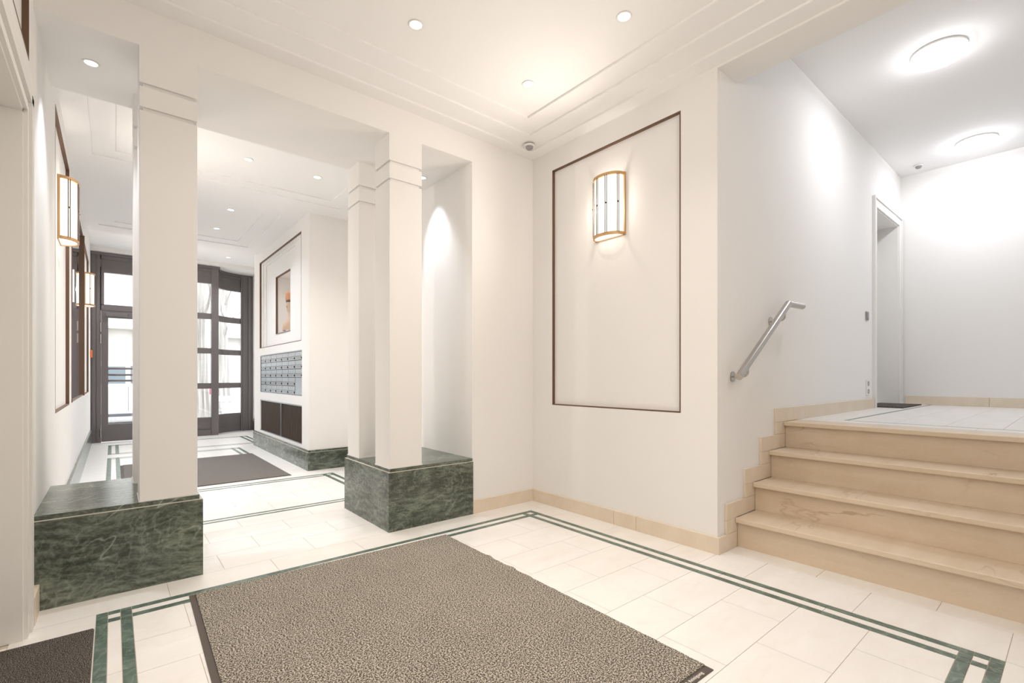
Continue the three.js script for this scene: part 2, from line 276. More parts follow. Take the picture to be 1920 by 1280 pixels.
// ---------------------------------------------------------------- stone skirtings
function skirting(name, pieces, mat, label) { const g = struct(name, null, null, label, 'baseboard'); pieces.forEach((p, i) => { part('skirting_piece', rbx(...p, 0.0015, i * 0.31, i * 0.23), mat, g); }); return g; }
const gap = 0.0008;
skirting('baseboard_arcade', [[2.013, XR, 0, 0.095, ZA, -2.864]], M.skirt, 'beige stone skirting under the cream arcade wall');
skirting('baseboard_right', [[-2.864, -2.05], [-2.05, -1.87], [-1.87, -1.315]].map(([a, b]) => [2.609, XR, 0, 0.095, a + gap, b - gap]), M.skirt, 'beige stone skirting below the recessed panel wall');
skirting('baseboard_left', [[XL, -0.241, 0, 0.115, -2.862, -2.70]], M.skirt, 'short beige stone skirting between plinth and door casing');
{ const p = [[2.609, 2.703, 0, 0.095]], n = [2.703, 2.936, 3.162, 3.391], rr = [2.833, 3.067, 3.303, 3.54];
  p[0][1] = 2.833;
  const T = 0.174, list = [[2.6095, 2.8325, 0, 0.094, ZS, -1.3152]];
  for (let i = 1; i <= 4; i++) {
    list.push([n[i - 1], rr[i - 1] - 0.0005, T * (i - 1) + 0.095, T * i - 0.0005, ZS, -1.3152]);
    list.push([n[i - 1], i < 4 ? rr[i] - 0.0005 : 3.908, T * i + 0.0005, T * i + 0.094, ZS, -1.3152]);
  }
  list.push([3.91, 4.75, YL, YL + 0.094, ZS, -1.3152], [4.752, 5.70, YL, YL + 0.094, ZS, -1.3152]);
  skirting('baseboard_stairs', list, M.skirt, 'beige stone skirting stepping up beside the stairs'); }
skirting('baseboard_landing', [[-1.29, -0.62], [-0.618, 0.1], [0.102, ZBACK]].map(([a, b]) => [XF - 0.012, XF, YL, YL + 0.094, a, b]), M.skirt, 'beige stone skirting along the landing end wall');
function marbleSkirt(name, runs, label) {   // runs: body box, then a thin cap box
  const g = struct(name, null, null, label, 'baseboard');
  runs.forEach(([x0, x1, z0, z1, ix, iz], i) => { part('skirting_slab', bx(x0, x1, 0, 0.193, z0, z1, i * 0.4 + 0.2, 0.5 + i * 0.21), M.marble, g); part('joint_line', bx(x0 + ix * 0.002, x1, 0.193, 0.196, z0, z1 - iz * 0.002), M.pale, g); part('cap_strip', bx(x0 + ix * 0.006, x1, 0.196, 0.217, z0, z1 - iz * 0.006, i * 0.3, 0.9), M.marble, g); });
}
marbleSkirt('baseboard_mailbox', [[1.588, XM + 0.01, ZM, -5.289, 1, 0], [XM + 0.01, 2.063, -5.32, -5.289, 0, 1]], 'green marble skirting around the mailbox pier');
marbleSkirt('baseboard_vestibule', [[2.063, XV, -5.305, ZB, 1, 0]], 'green marble skirting between columns and mailbox pier');
marbleSkirt('baseboard_passage', [[XL, -0.245, -9.55, -3.64, 0, 0]], 'green marble skirting along the mirror wall');
marbleSkirt('baseboard_entrance', [[XE - 0.017, XE, -10.0, ZM, 1, 0]], 'marble skirting beside the curved glazing');

// ---------------------------------------------------------------- plinths and columns
function plinth(x0, x1, label, side, du) {
  const z1 = -2.861, z0 = -3.625, o = thing('marble_plinth', label, 'plinth', [(x0 + x1) / 2, 0, (z0 + z1) / 2]), cx = (x0 + x1) / 2, cz = (z0 + z1) / 2, t = 0.02;
  const B = (...a) => { const g = bx(...a, du, du * 0.7); g.translate(-cx, 0, -cz); return g; };
  part('front_slab', B(x0, x1, 0, 0.381, z1 - t, z1), M.marble, o);
  part('side_slab', B(side < 0 ? x0 : x1 - t, side < 0 ? x0 + t : x1, 0, 0.381, z0 + t, z1 - t), M.marble, o);
  part('back_slab', B(x0, x1, 0, 0.381, z0, z0 + t), M.marble, o);
  part('joint_line', B(x0 + 0.003, x1 - 0.003, 0.381, 0.3845, z0 + 0.003, z1 - 0.003), M.pale, o);
  const i0 = side < 0 ? 0.014 : 0, i1 = side > 0 ? 0.014 : 0;
  part('top_slab', B(x0 + i0, x1 - i1, 0.3845, 0.405, z0 + 0.012, z1 - 0.009), M.marble, o);
  return o;
}
plinth(XL + 0.001, 0.35, 'dark green marble plinth against the mirror wall, carrying two columns', 1, 0.18);
plinth(1.358, 2.019, 'green marble plinth in front of the lit niche, carrying two columns', -1, 0.83);
function column(x0, x1, z0, z1, label) {
  const o = thing('square_column', label, 'column', [(x0 + x1) / 2, 0.405, (z0 + z1) / 2]), hx = (x1 - x0) / 2, hz = (z1 - z0) / 2, gr = 0.014, y = (v) => v - 0.405;
  part('shaft', rbx(-hx, hx, 0, y(2.271), -hz, hz, 0.003), M.plaster, o);
  part('groove_core', bx(-hx + gr, hx - gr, y(2.27), y(2.41), -hz + gr, hz - gr), M.plaster, o);
  part('neck_band', rbx(-hx, hx, y(2.289), y(2.386), -hz, hz, 0.002), M.plaster, o);
  part('capital', bx(-hx, hx, y(2.404), y(YSOF), -hz, hz), M.plaster, o);
  part('base_bead', [bx(-hx - 0.003, hx + 0.003, 0, 0.006, -hz - 0.003, hz + 0.003)], M.trim, o);
}
column(0.096, 0.328, -3.092, -2.876, 'cream square column at the front of the dark plinth by the mirror wall');
column(0.088, 0.32, -3.61, -3.395, 'cream square column at the back of the dark plinth by the mirror wall');
column(1.369, 1.605, -3.092, -2.876, 'cream square column at the front of the plinth by the niche');
column(1.378, 1.614, -3.61, -3.395, 'cream square column at the back of the plinth by the niche');

// ---------------------------------------------------------------- stairs
{ const o = thing('staircase', 'four beige stone steps rising to the landing', 'stairs', [2.833, 0, -0.28]); const rr = [2.833, 3.067, 3.303, 3.54], T = 0.174, z0 = -1.3145, z1 = ZBACK - 0.002;
  const L = (g) => { g.translate(-2.833, 0, 0.28); return g; };
  for (let i = 0; i < 4; i++) {
    part('riser', L(bx(rr[i], rr[i] + 0.02, T * i + (i ? 0.0005 : 0), T * (i + 1) - 0.0285, z0, z1, i * 0.41, i * 0.37 + 0.1, false)), M.stone, o);
    part('tread', L(rbx(rr[i] - 0.032, i < 3 ? rr[i + 1] + 0.019 : 3.758, T * (i + 1) - 0.028, T * (i + 1), z0, z1, 0.005, i * 0.27 + 0.3, i * 0.61)), M.stone, o);
  }
  part('core', L(mergeGeometries([0, 1, 2, 3].map((i) => bx(rr[i] + 0.021, 3.6, T * i, T * (i + 1) - 0.029, z0 + 0.002, z1)))), M.grout, o);
}
{ // handrail
  const o = thing('handrail', 'brushed steel handrail fixed to the stair wall', 'handrail', [2.70, 1.0, -1.235]); const L = (p) => [p[0] - 2.70, p[1] - 1.0, p[2] + 1.235], z = -1.24, A = [2.690, 1.002, z], B = [3.385, 1.478, z], C = [3.625, 1.484, z], r = 0.0212;
  part('sloped_rail', rod(L(A), L(B), r, 32), M.steel, o);
  part('rail_end', [rod(L(B), L(C), r, 32), (() => { const g = new THREE.SphereGeometry(r, 24, 16); g.translate(...L(B)); return g; })()], M.steel, o);
  const cap = rod(L([A[0] - 0.004, A[1] - 0.0027, z]), L(A), 0.0208, 32); part('end_cap', cap, M.steel, o);
  for (const [x, y] of [[2.80, 1.077], [3.33, 1.44]]) {
    const b = part('bracket', tube([L([x, y - 0.015, z]), L([x, y - 0.055, z]), L([x, y - 0.07, z - 0.012]), L([x, y - 0.075, z - 0.03]), L([x, y - 0.075, -1.332])], 0.006, 40), M.steel, o);
    part('wall_plate', rod(L([x, y - 0.075, -1.331]), L([x, y - 0.075, -1.324]), 0.031, 32), M.steel, b);
  }
}

// ---------------------------------------------------------------- recessed panel liners
function panelFrame(label, axis, face, dir, [z0, z1, y0, y1], steps = 0) {   // on a wall across x; dir = +1 when the wall faces -x
  const o = thing('panel_frame', label, 'panel frame', [face, y0, (z0 + z1) / 2]), cz = (z0 + z1) / 2, w = 0.008, a = dir > 0 ? [face - 0.001, face + REC] : [face - REC, face + 0.001];
  const bar = (n, q0, q1, p0, p1) => { const g = bx(a[0], a[1], p0, p1, q0, q1); g.translate(-face, -y0, -cz); part(n, g, M.bronze, o); };
  bar('upright', z0, z0 + w, y0 + w, y1 - w); bar('upright', z1 - w, z1, y0 + w, y1 - w); bar('top_bar', z0, z1, y1 - w, y1); bar('bottom_bar', z0, z1, y0, y0 + w);
  return o;
}
panelFrame('dark bronze frame lining the large panel beside the stairs', 'x', XR, 1, PR);
panelFrame('dark bronze frame lining the panel between plinth and mirror', 'x', XL, -1, P1);
panelFrame('dark bronze frame lining the panel between mirror and street door', 'x', XL, -1, P3);
panelFrame('dark bronze frame of the panel above the side door', 'x', XL, -1, P0);
{ const o = panelFrame('dark bronze frame with stepped edges around the sculpture niche', 'x', XM, 1, MF); const cz = (MF[0] + MF[1]) / 2;
  for (const k of [0.16, 0.32]) { const g = [bx(XM + 0.008, XM + REC, MF[2] + 0.009, MF[3] - k * 0.28, MF[0] + k - 0.004, MF[0] + k), bx(XM + 0.008, XM + REC, MF[3] - k * 0.28 - 0.012, MF[3] - k * 0.28, MF[0] + k - 0.004, MF[1] - k)]; g.forEach((h) => h.translate(-XM, -MF[2], -cz)); part('inner_step', g, k > 0.2 ? M.plaster : M.plaster, o); }
  const nf = part('niche_trim', [[MN[0], MN[0] + 0.012, MN[2], MN[3]], [MN[0], MN[1], MN[3] - 0.012, MN[3]], [MN[0], MN[1], MN[2], MN[2] + 0.006]].map(([a, b, c, d]) => { const g = bx(XM + 0.012, XM + 0.034, c, d, a, b); g.translate(-XM, -MF[2], -cz); return g; }), M.bronze, o); }
{ const o = thing('wall_mirror', 'tall wall mirror with bronze frame beyond the columns', 'mirror', [XL, PM[2], (PM[0] + PM[1]) / 2]), cz = (PM[0] + PM[1]) / 2;
  const L = (...a) => { const g = bx(...a); g.translate(-XL, -PM[2], -cz); return g; };
  part('mirror_glass', L(XL - 0.018, XL - 0.012, PM[2] + 0.01, PM[3] - 0.01, PM[0] + 0.02, PM[1] - 0.02), M.mirror, o);
  part('side_frame', L(XL - REC, XL + 0.012, PM[2], PM[3], PM[0], PM[0] + 0.018), M.bronze, o); part('side_frame', L(XL - REC, XL + 0.006, PM[2], PM[3], PM[1] - 0.018, PM[1]), M.bronze, o);
  part('top_frame', L(XL - REC, XL, PM[3] - 0.012, PM[3], PM[0], PM[1]), M.bronze, o); part('bottom_frame', L(XL - REC, XL, PM[2], PM[2] + 0.012, PM[0], PM[1]), M.bronze, o); }

// ---------------------------------------------------------------- sconces
function arc(w, d, n = 28) { const p = []; for (let i = 0; i <= n; i++) { const a = Math.PI * i / n; p.push([-w * Math.cos(a), d * Math.pow(Math.sin(a), 0.8)]); } return p; }
function band(w, d, t, y0, y1) {   // curved strip, its outside along arc(w, d); local z is away from the wall
  const o = arc(w, d), i = arc(w - t, d - t).reverse(), g = poly([...o, ...i].map(([a, b]) => [a, -b]), [], y1 - y0); g.applyMatrix4(MY); g.translate(0, y0, 0); return g;
}
function sconce(x, y, z, turn, label) {
  const o = thing('wall_sconce', label, 'wall lamp', [x, y, z], turn), W = 0.123, D = 0.104, H = 0.42;
  part('back_plate', bx(-W, W, 0, H, 0, 0.006), M.brass, o);
  const body = poly(arc(W - 0.011, D - 0.012).map(([a, b]) => [a, -b]), [], H - 0.012); body.applyMatrix4(MY); body.translate(0, 0.006, 0.001); part('diffuser_lamp', body, M.sconceGlow, o);
  part('top_ring', band(W, D, 0.01, H - 0.02, H), M.brass, o); part('bottom_ring', band(W, D, 0.01, 0, 0.02), M.brass, o);
  for (const s of [-1, 1]) part('side_rail', bx(s * W - 0.005, s * W + 0.005, 0, H, 0, 0.014), M.brass, o);
  for (const t of [0.16, 0.4, 0.6, 0.84]) {
    const a = Math.PI * t, px = (q) => [-(W - 0.001) * Math.cos(q), (D - 0.001) * Math.pow(Math.sin(q), 0.8)], [x1, z1] = px(a - 0.055), [x2, z2] = px(a + 0.055), [xm, zm] = px(a);
    const r = part('rod_pair', [rod([x1, 0.015, z1], [x1, H - 0.015, z1], 0.003, 8), rod([x2, 0.015, z2], [x2, H - 0.015, z2], 0.003, 8)], M.rodMetal, o);
    const k = new THREE.SphereGeometry(0.0065, 12, 10); k.translate(xm, H * 0.515, zm + 0.001); part('clip_knob', k, M.rodMetal, r);
  }
  const l = new THREE.PointLight(WARM, SCONCE_BODY); l.position.set(0, H / 2, 0.06); l.castShadow = true; l.shadow.radius = 2; o.add(l);
  const s = new THREE.SpotLight(WARM, SCONCE_FRONT, 0, 1.4, 1.0, 2); s.position.set(0, H / 2, D + 0.012); s.target.position.set(0, H / 2, 1); s.castShadow = true; s.shadow.radius = 0.4; o.add(s, s.target);
  return o;
}
sconce(XR + REC, 1.955, -2.10, -Math.PI / 2, 'lit brass and white glass sconce on the panel beside the stairs');
sconce(XL, 1.955, -0.55, Math.PI / 2, 'lit brass and white glass sconce past the side door');
sconce(1.2, 1.955, ZBACK, Math.PI, 'lit brass and white glass sconce on the wall facing the columns');
sconce(XL - REC, 1.915, -4.45, Math.PI / 2, 'lit brass and white glass sconce between plinth and mirror');
sconce(XL - REC, 1.915, -8.26, Math.PI / 2, 'lit brass and white glass sconce between mirror and street door');

// ---------------------------------------------------------------- recessed downlights, ceiling lamps, detectors
function downlight(x, y, z, label, group, color, power, angle, pen, r = 0.030) {
  const o = thing('downlight', label, 'downlight', [x, y, z], 0, group);
  part('trim_ring', lathe([[r, -0.001], [r + 0.002, -0.004], [r + 0.008, -0.003], [r + 0.009, 0], [r, 0]], 32), M.white, o);
  part('lamp_lens', lathe([[0, -0.0015], [r, -0.0015], [r, 0.0]], 32), M.lensGlow, o);
  const l = new THREE.SpotLight(color, power, 0, angle, pen, 2); l.position.set(0, -0.008, 0); l.target.position.set(0, -1, 0); l.castShadow = true; l.shadow.radius = 1.5; o.add(l, l.target); return o;
}
const YT = YC + 3 * ST;
for (const x of [0.42, 1.184, 1.953]) for (const z of [-2.183, -1.47, -0.757]) {
  const named = x > 1.9 ? (z < -2 ? 'small lobby downlight nearest the corner smoke detector' : z < -1 ? 'small lobby downlight opposite the panel sconce' : null) : x > 1 && z < -2 ? 'small lobby downlight in front of the column opening' : null;
  downlight(x, YT, z, named ?? 'small round downlight over the lobby mat', 'lobby downlights', WARM, LOBBY_SPOT, 0.95, 0.95);
}
downlight(-0.085, YSOF, -3.2, 'round downlight in the beam over the dark plinth', null, NEUTRAL, SOFFIT_SPOT, 0.66, 0.55, 0.026);
downlight(1.88, YSOF, -3.36, 'round downlight in the beam over the lit niche', null, NEUTRAL, SOFFIT_SPOT, 0.66, 0.55, 0.026);
for (const [x, z, where] of [[0.3, -4.38, 'beside the mirror wall'], [0.849, -4.39, 'in the middle of the passage'], [1.398, -4.385, 'on the niche side']]) downlight(x, YC + 2 * ST, z, 'round ceiling downlight just behind the columns ' + where, 'downlights behind the columns', SOFT, PASSAGE_SPOT, 1.1, 0.9);
for (const [x, z, where] of [[0.964, -5.83, 'beside the mailboxes, nearer the columns'], [0.953, -6.67, 'beside the mailboxes, nearer the street door'], [0.25, -5.83, 'beside the mirror, nearer the columns'], [0.25, -6.67, 'beside the mirror, nearer the street door']]) downlight(x, YC + 2 * ST, z, 'round ceiling downlight ' + where, 'downlights between mirror and mailboxes', NEUTRAL, PASSAGE_SPOT, 1.1, 0.9);
for (const [x, z, where] of [[1.45, -9.0, 'the curved glazing'], [0.25, -9.0, 'the door leaf']]) downlight(x, YENT, z, 'round ceiling downlight in front of ' + where, 'downlights at the street door', NEUTRAL, PASSAGE_SPOT, 1.1, 0.9);
downlight(XM + 0.2, MN[3], -6.40, 'tiny downlight in the top of the sculpture niche', null, SOFT, 0.12, 1.2, 0.8, 0.02);
for (const [x, z, label] of [[4.36, -0.645, 'large round white ceiling lamp above the stairs'], [6.29, -0.66, 'round white ceiling lamp near the landing end wall']]) {
  const o = thing('ceiling_lamp', label, 'ceiling lamp', [x, YSTAIR, z]);
  part('lamp_base', lathe([[0, 0], [0.148, 0], [0.150, -0.003], [0.150, -0.014], [0.147, -0.016], [0, -0.016]], 48), M.white, o);
  part('lamp_diffuser', lathe([[0.148, -0.0165], [0.150, -0.022], [0.150, -0.046], [0.146, -0.055], [0.135, -0.059], [0, -0.06]], 48), M.lampGlow, o);
  const l = new THREE.RectAreaLight(NEUTRAL, STAIR_LAMP, 0.2, 0.2); l.position.set(0, -0.063, 0); l.rotation.x = -Math.PI / 2; o.add(l);
  const m = new THREE.PointLight(NEUTRAL, STAIR_RIM); m.position.set(0, -0.045, 0); m.castShadow = true; m.shadow.radius = 1; o.add(m);
}
for (const [x, y, z, label] of [[2.425, YC, -2.70, 'small round smoke detector in the lobby ceiling corner'], [6.56, YSTAIR, -1.13, 'small round smoke detector above the landing']]) {
  const o = thing('smoke_detector', label, 'smoke detector', [x, y, z]);
  part('base', lathe([[0, 0], [0.042, 0], [0.042, -0.008], [0.038, -0.012], [0, -0.012]]), M.white, o); part('sensor_head', lathe([[0.028, -0.012], [0.027, -0.022], [0.02, -0.032], [0, -0.034]]), M.grey, o);
}

// ---------------------------------------------------------------- mats
function matShape(w, l, edges, wav) { // outline with a slightly wavy right side; origin in the middle
  const p = []; p.push([-w / 2 + edges[0], -l / 2 + edges[2]]); p.push([w / 2 - edges[1], -l / 2 + edges[2]]);
  if (wav) for (let i = 1; i < 60; i++) { const t = i / 60, b = Math.exp(-Math.pow((t - 0.27) / 0.012, 2)) * 0.012 + Math.exp(-Math.pow((t - 0.38) / 0.012, 2)) * 0.012 + Math.exp(-Math.pow((t - 0.46) / 0.01, 2)) * 0.008; p.push([w / 2 - edges[1] + b + 0.0012 * Math.sin(i * 1.7), -l / 2 + edges[2] + t * (l - edges[2] - edges[3])]); }
  p.push([w / 2 - edges[1], l / 2 - edges[3]]); p.push([-w / 2 + edges[0], l / 2 - edges[3]]); return p;
}
function floorMat(x, y, z, w, l, turn, mat, label, edges, wav = false, th = 0.008) {
  const o = thing('floor_mat', label, 'mat', [x, y, z], turn);
  part('rubber_base', slabY(0, 0.003, matShape(w, l, [0, 0, 0, 0], wav)), M.rubber, o);
  part('carpet_pile', slabY(0.003, th, matShape(w, l, edges, wav)), mat, o); return o;
}
const bigMat = floorMat(0.919, 0, -1.714, 1.348, 1.775, -0.0235, M.mat, 'large beige-grey carpet mat in the middle of the lobby', [0.024, 0.004, 0.004, 0.03], true);
{ const c = document.createElement('canvas'); c.width = 512; c.height = 64; const k = c.getContext('2d'); k.fillStyle = '#5d544d'; k.fillRect(0, 0, 512, 64); k.fillStyle = '#e8e4dc'; k.font = 'bold 46px sans-serif'; k.textAlign = 'center'; k.textBaseline = 'middle'; k.fillText('Mietex & Reinigung', 256, 34);
  const t = new THREE.CanvasTexture(c); t.colorSpace = THREE.SRGBColorSpace;
  const g = new THREE.BoxGeometry(0.19, 0.0006, 0.022); part('printed_label', g, std({ map: t, roughness: 0.7 }), bigMat).position.set(0.674 - 0.125, 0.0034, 0.8875 - 0.0155); }
floorMat(-0.5, 0, -2.08, 0.886, 0.865, 0, M.darkMat, 'dark speckled mat at the side door', [0.002, 0.003, 0.003, 0.003]);
floorMat(0.727, 0, -6.06, 1.333, 1.787, 0, M.greyMat, 'grey-brown carpet mat beside the mailboxes', [0.024, 0.006, 0.006, 0.006]);
floorMat(6.28, YL, -1.31, 0.82, 0.37, 0, M.darkMat, 'small dark doormat at the landing door', [0.002, 0.002, 0.002, 0.002], false, 0.012);

// ---------------------------------------------------------------- side door by the camera, landing door
{ const o = struct('door_1', null, null, 'cream side door with a moulded casing in the lobby', 'door');
  for (const [s, z] of [[-1, -2.59], [1, -1.66]]) {
    const q = (a, b, c, d) => bx(a, b, 0, 2.02, Math.min(z + s * c, z + s * d), Math.max(z + s * c, z + s * d));
    part('jamb', [bx(-0.5, XL - 0.001, 0, 2.02, s < 0 ? z : z - 0.012, s < 0 ? z + 0.012 : z)], M.trim, o);
    part('casing_upright', [bx(XL, -0.250, 0, 2.04, Math.min(z, z + s * 0.03), Math.max(z, z + s * 0.03)), bx(XL, -0.256, 0, 2.06, Math.min(z + s * 0.03, z + s * 0.055), Math.max(z + s * 0.03, z + s * 0.055)), bx(XL, -0.243, 0, 2.105, Math.min(z + s * 0.055, z + s * 0.108), Math.max(z + s * 0.055, z + s * 0.108))], M.trim, o);
  }
  part('casing_head', [bx(XL, -0.250, 2.02, 2.05, -2.59, -1.66), bx(XL, -0.256, 2.05, 2.075, -2.62, -1.63), bx(XL, -0.243, 2.075, 2.128, -2.698, -1.552), bx(-0.5, XL - 0.001, 2.008, 2.02, -2.59, -1.66)], M.trim, o);
  part('door_leaf', rbx(-0.50, -0.45, 0.005, 2.006, -2.577, -1.673, 0.003), M.trim, o);
  const h = part('handle', [rod([-0.45, 1.02, -1.75], [-0.39, 1.02, -1.75], 0.009), rod([-0.395, 1.02, -1.75], [-0.395, 1.02, -1.88], 0.009)], M.steel, o); part('handle_plate', rod([-0.4505, 1.02, -1.75], [-0.445, 1.02, -1.75], 0.025), M.steel, h); }
{ const o = struct('door_2', null, null, 'white landing door set in a deep white casing', 'door');
  const y0 = YL, y1 = 2.68;
  for (const [a, b] of [[5.705, 5.8], [6.7, 6.795]]) part('casing_upright', [bx(a, b, y0, y1 + 0.095, ZS, ZS + 0.014), bx(a === 5.705 ? a : b - 0.02, a === 5.705 ? a + 0.02 : b, y0, y1 + 0.095, ZS + 0.014, ZS + 0.024)], M.trim, o);
  part('casing_head', [bx(5.8, 6.7, y1, y1 + 0.095, ZS, ZS + 0.014), bx(5.725, 6.775, y1 + 0.075, y1 + 0.095, ZS + 0.014, ZS + 0.024)], M.trim, o);
  part('jamb', [bx(5.8, 5.812, y0, y1, -1.62, ZS), bx(6.688, 6.7, y0, y1, -1.62, ZS), bx(5.812, 6.688, y1 - 0.012, y1, -1.62, ZS)], M.trim, o);
  part('door_leaf', rbx(5.813, 6.687, y0 + 0.016, y1 - 0.013, -1.64, -1.60, 0.003), M.trim, o);
  part('handle', [rod([5.9, 1.75, -1.60], [5.9, 1.75, -1.55], 0.009), rod([5.9, 1.75, -1.555], [6.02, 1.75, -1.555], 0.009)], M.steel, o); }
{ const o = thing('light_switch', 'grey light switch plate beside the landing door', 'switch', [5.5, 1.58, ZS]); part('plate', rbx(-0.04, 0.04, -0.04, 0.04, 0, 0.01, 0.003), M.grey, o); part('rocker', rbx(-0.026, 0.026, -0.03, 0.03, 0.01, 0.014, 0.002), M.grey, o); }
{ const o = thing('wall_socket', 'white double wall socket near the landing skirting', 'socket', [5.52, 0.9, ZS]); part('plate', rbx(-0.04, 0.04, -0.075, 0.075, 0, 0.01, 0.003), M.white, o); for (const y of [-0.037, 0.037]) part('socket_face', (() => { const g = new THREE.TorusGeometry(0.02, 0.003, 8, 24); g.translate(0, y, 0.011); return g; })(), M.grey, o); }

// ---------------------------------------------------------------- mailboxes, cabinet, bust
{ const [z0, z1, y0, y1] = MB, o = thing('mailbox_unit', 'aluminium mailbox panel with rows of small flap doors', 'mailbox', [XM, y0, (z0 + z1) / 2]), cz = (z0 + z1) / 2;
  const L = (g) => { g.translate(-XM, -y0, -cz); return g; };
  part('housing', L(bx(XM + 0.02, XM + 0.09, y0 + 0.002, y1 - 0.002, z0 + 0.002, z1 - 0.002)), M.aluDark, o);
  part('outer_frame', [bx(XM + 0.004, XM + 0.03, y0 + 0.001, y0 + 0.01, z0 + 0.001, z1 - 0.001), bx(XM + 0.004, XM + 0.03, y1 - 0.01, y1 - 0.001, z0 + 0.001, z1 - 0.001), bx(XM + 0.004, XM + 0.03, y0 + 0.01, y1 - 0.01, z0 + 0.001, z0 + 0.012), bx(XM + 0.004, XM + 0.03, y0 + 0.01, y1 - 0.01, z1 - 0.012, z1 - 0.001)].map(L), M.alu, o);
  const cw = (z1 - z0 - 0.026) / 7, ch = (y1 - y0 - 0.022) / 5;
  for (let c = 0; c < 7; c++) for (let r = 0; r < 5; r++) {
    if (c === 6 && r > 2) continue;
    const a = z0 + 0.013 + c * cw + 0.003, b = a + cw - 0.006, t = y1 - 0.011 - r * ch - 0.003, u = t - ch + 0.006, m = u + (t - u) * 0.46;
    const d = part('mailbox_door', L(rbx(XM + 0.01, XM + 0.02, u, m - 0.003, a, b, 0.002)), M.alu, o);
    part('slot_flap', L(rbx(XM + 0.008, XM + 0.02, m, t, a, b, 0.002)), M.alu, d);
    part('lock', L(rod([XM + 0.004, m - 0.022, b - 0.03], [XM + 0.012, m - 0.022, b - 0.03], 0.011)), M.aluDark, d);
    part('name_plate', L(bx(XM + 0.0085, XM + 0.0105, u + 0.012, m - 0.012, a + 0.05, a + 0.16)), M.grey, d);
  }
  part('blank_panel', L(rbx(XM + 0.01, XM + 0.02, y0 + 0.012, y1 - 0.011 - 3 * ch - 0.003, z0 + 0.013 + 6 * cw + 0.003, z1 - 0.014, 0.002)), M.alu, o); }
{ const [z0, z1, y0, y1] = MC, cz = (z0 + z1) / 2, o = thing('wall_cabinet', 'dark wood cabinet with two doors below the mailboxes', 'cabinet', [XM, y0, cz]), zm = z0 + (z1 - z0) * 0.55, L = (g) => { g.translate(-XM, -y0, -cz); return g; };
  part('carcass', L(bx(XM + 0.03, XM + 0.09, y0 + 0.002, y1 - 0.002, z0 + 0.002, z1 - 0.002)), M.aluDark, o);
  part('metal_frame', [bx(XM + 0.002, XM + 0.03, y0 + 0.001, y0 + 0.012, z0 + 0.001, z1 - 0.001), bx(XM + 0.002, XM + 0.03, y1 - 0.014, y1 - 0.001, z0 + 0.001, z1 - 0.001), bx(XM + 0.002, XM + 0.03, y0 + 0.012, y1 - 0.014, zm - 0.012, zm + 0.012)].map(L), M.alu, o);
  for (const [a, b] of [[z0 + 0.004, zm - 0.013], [zm + 0.013, z1 - 0.004]]) part('cabinet_door', L(bx(XM + 0.012, XM + 0.03, y0 + 0.013, y1 - 0.015, a, b)), M.wood, o); }
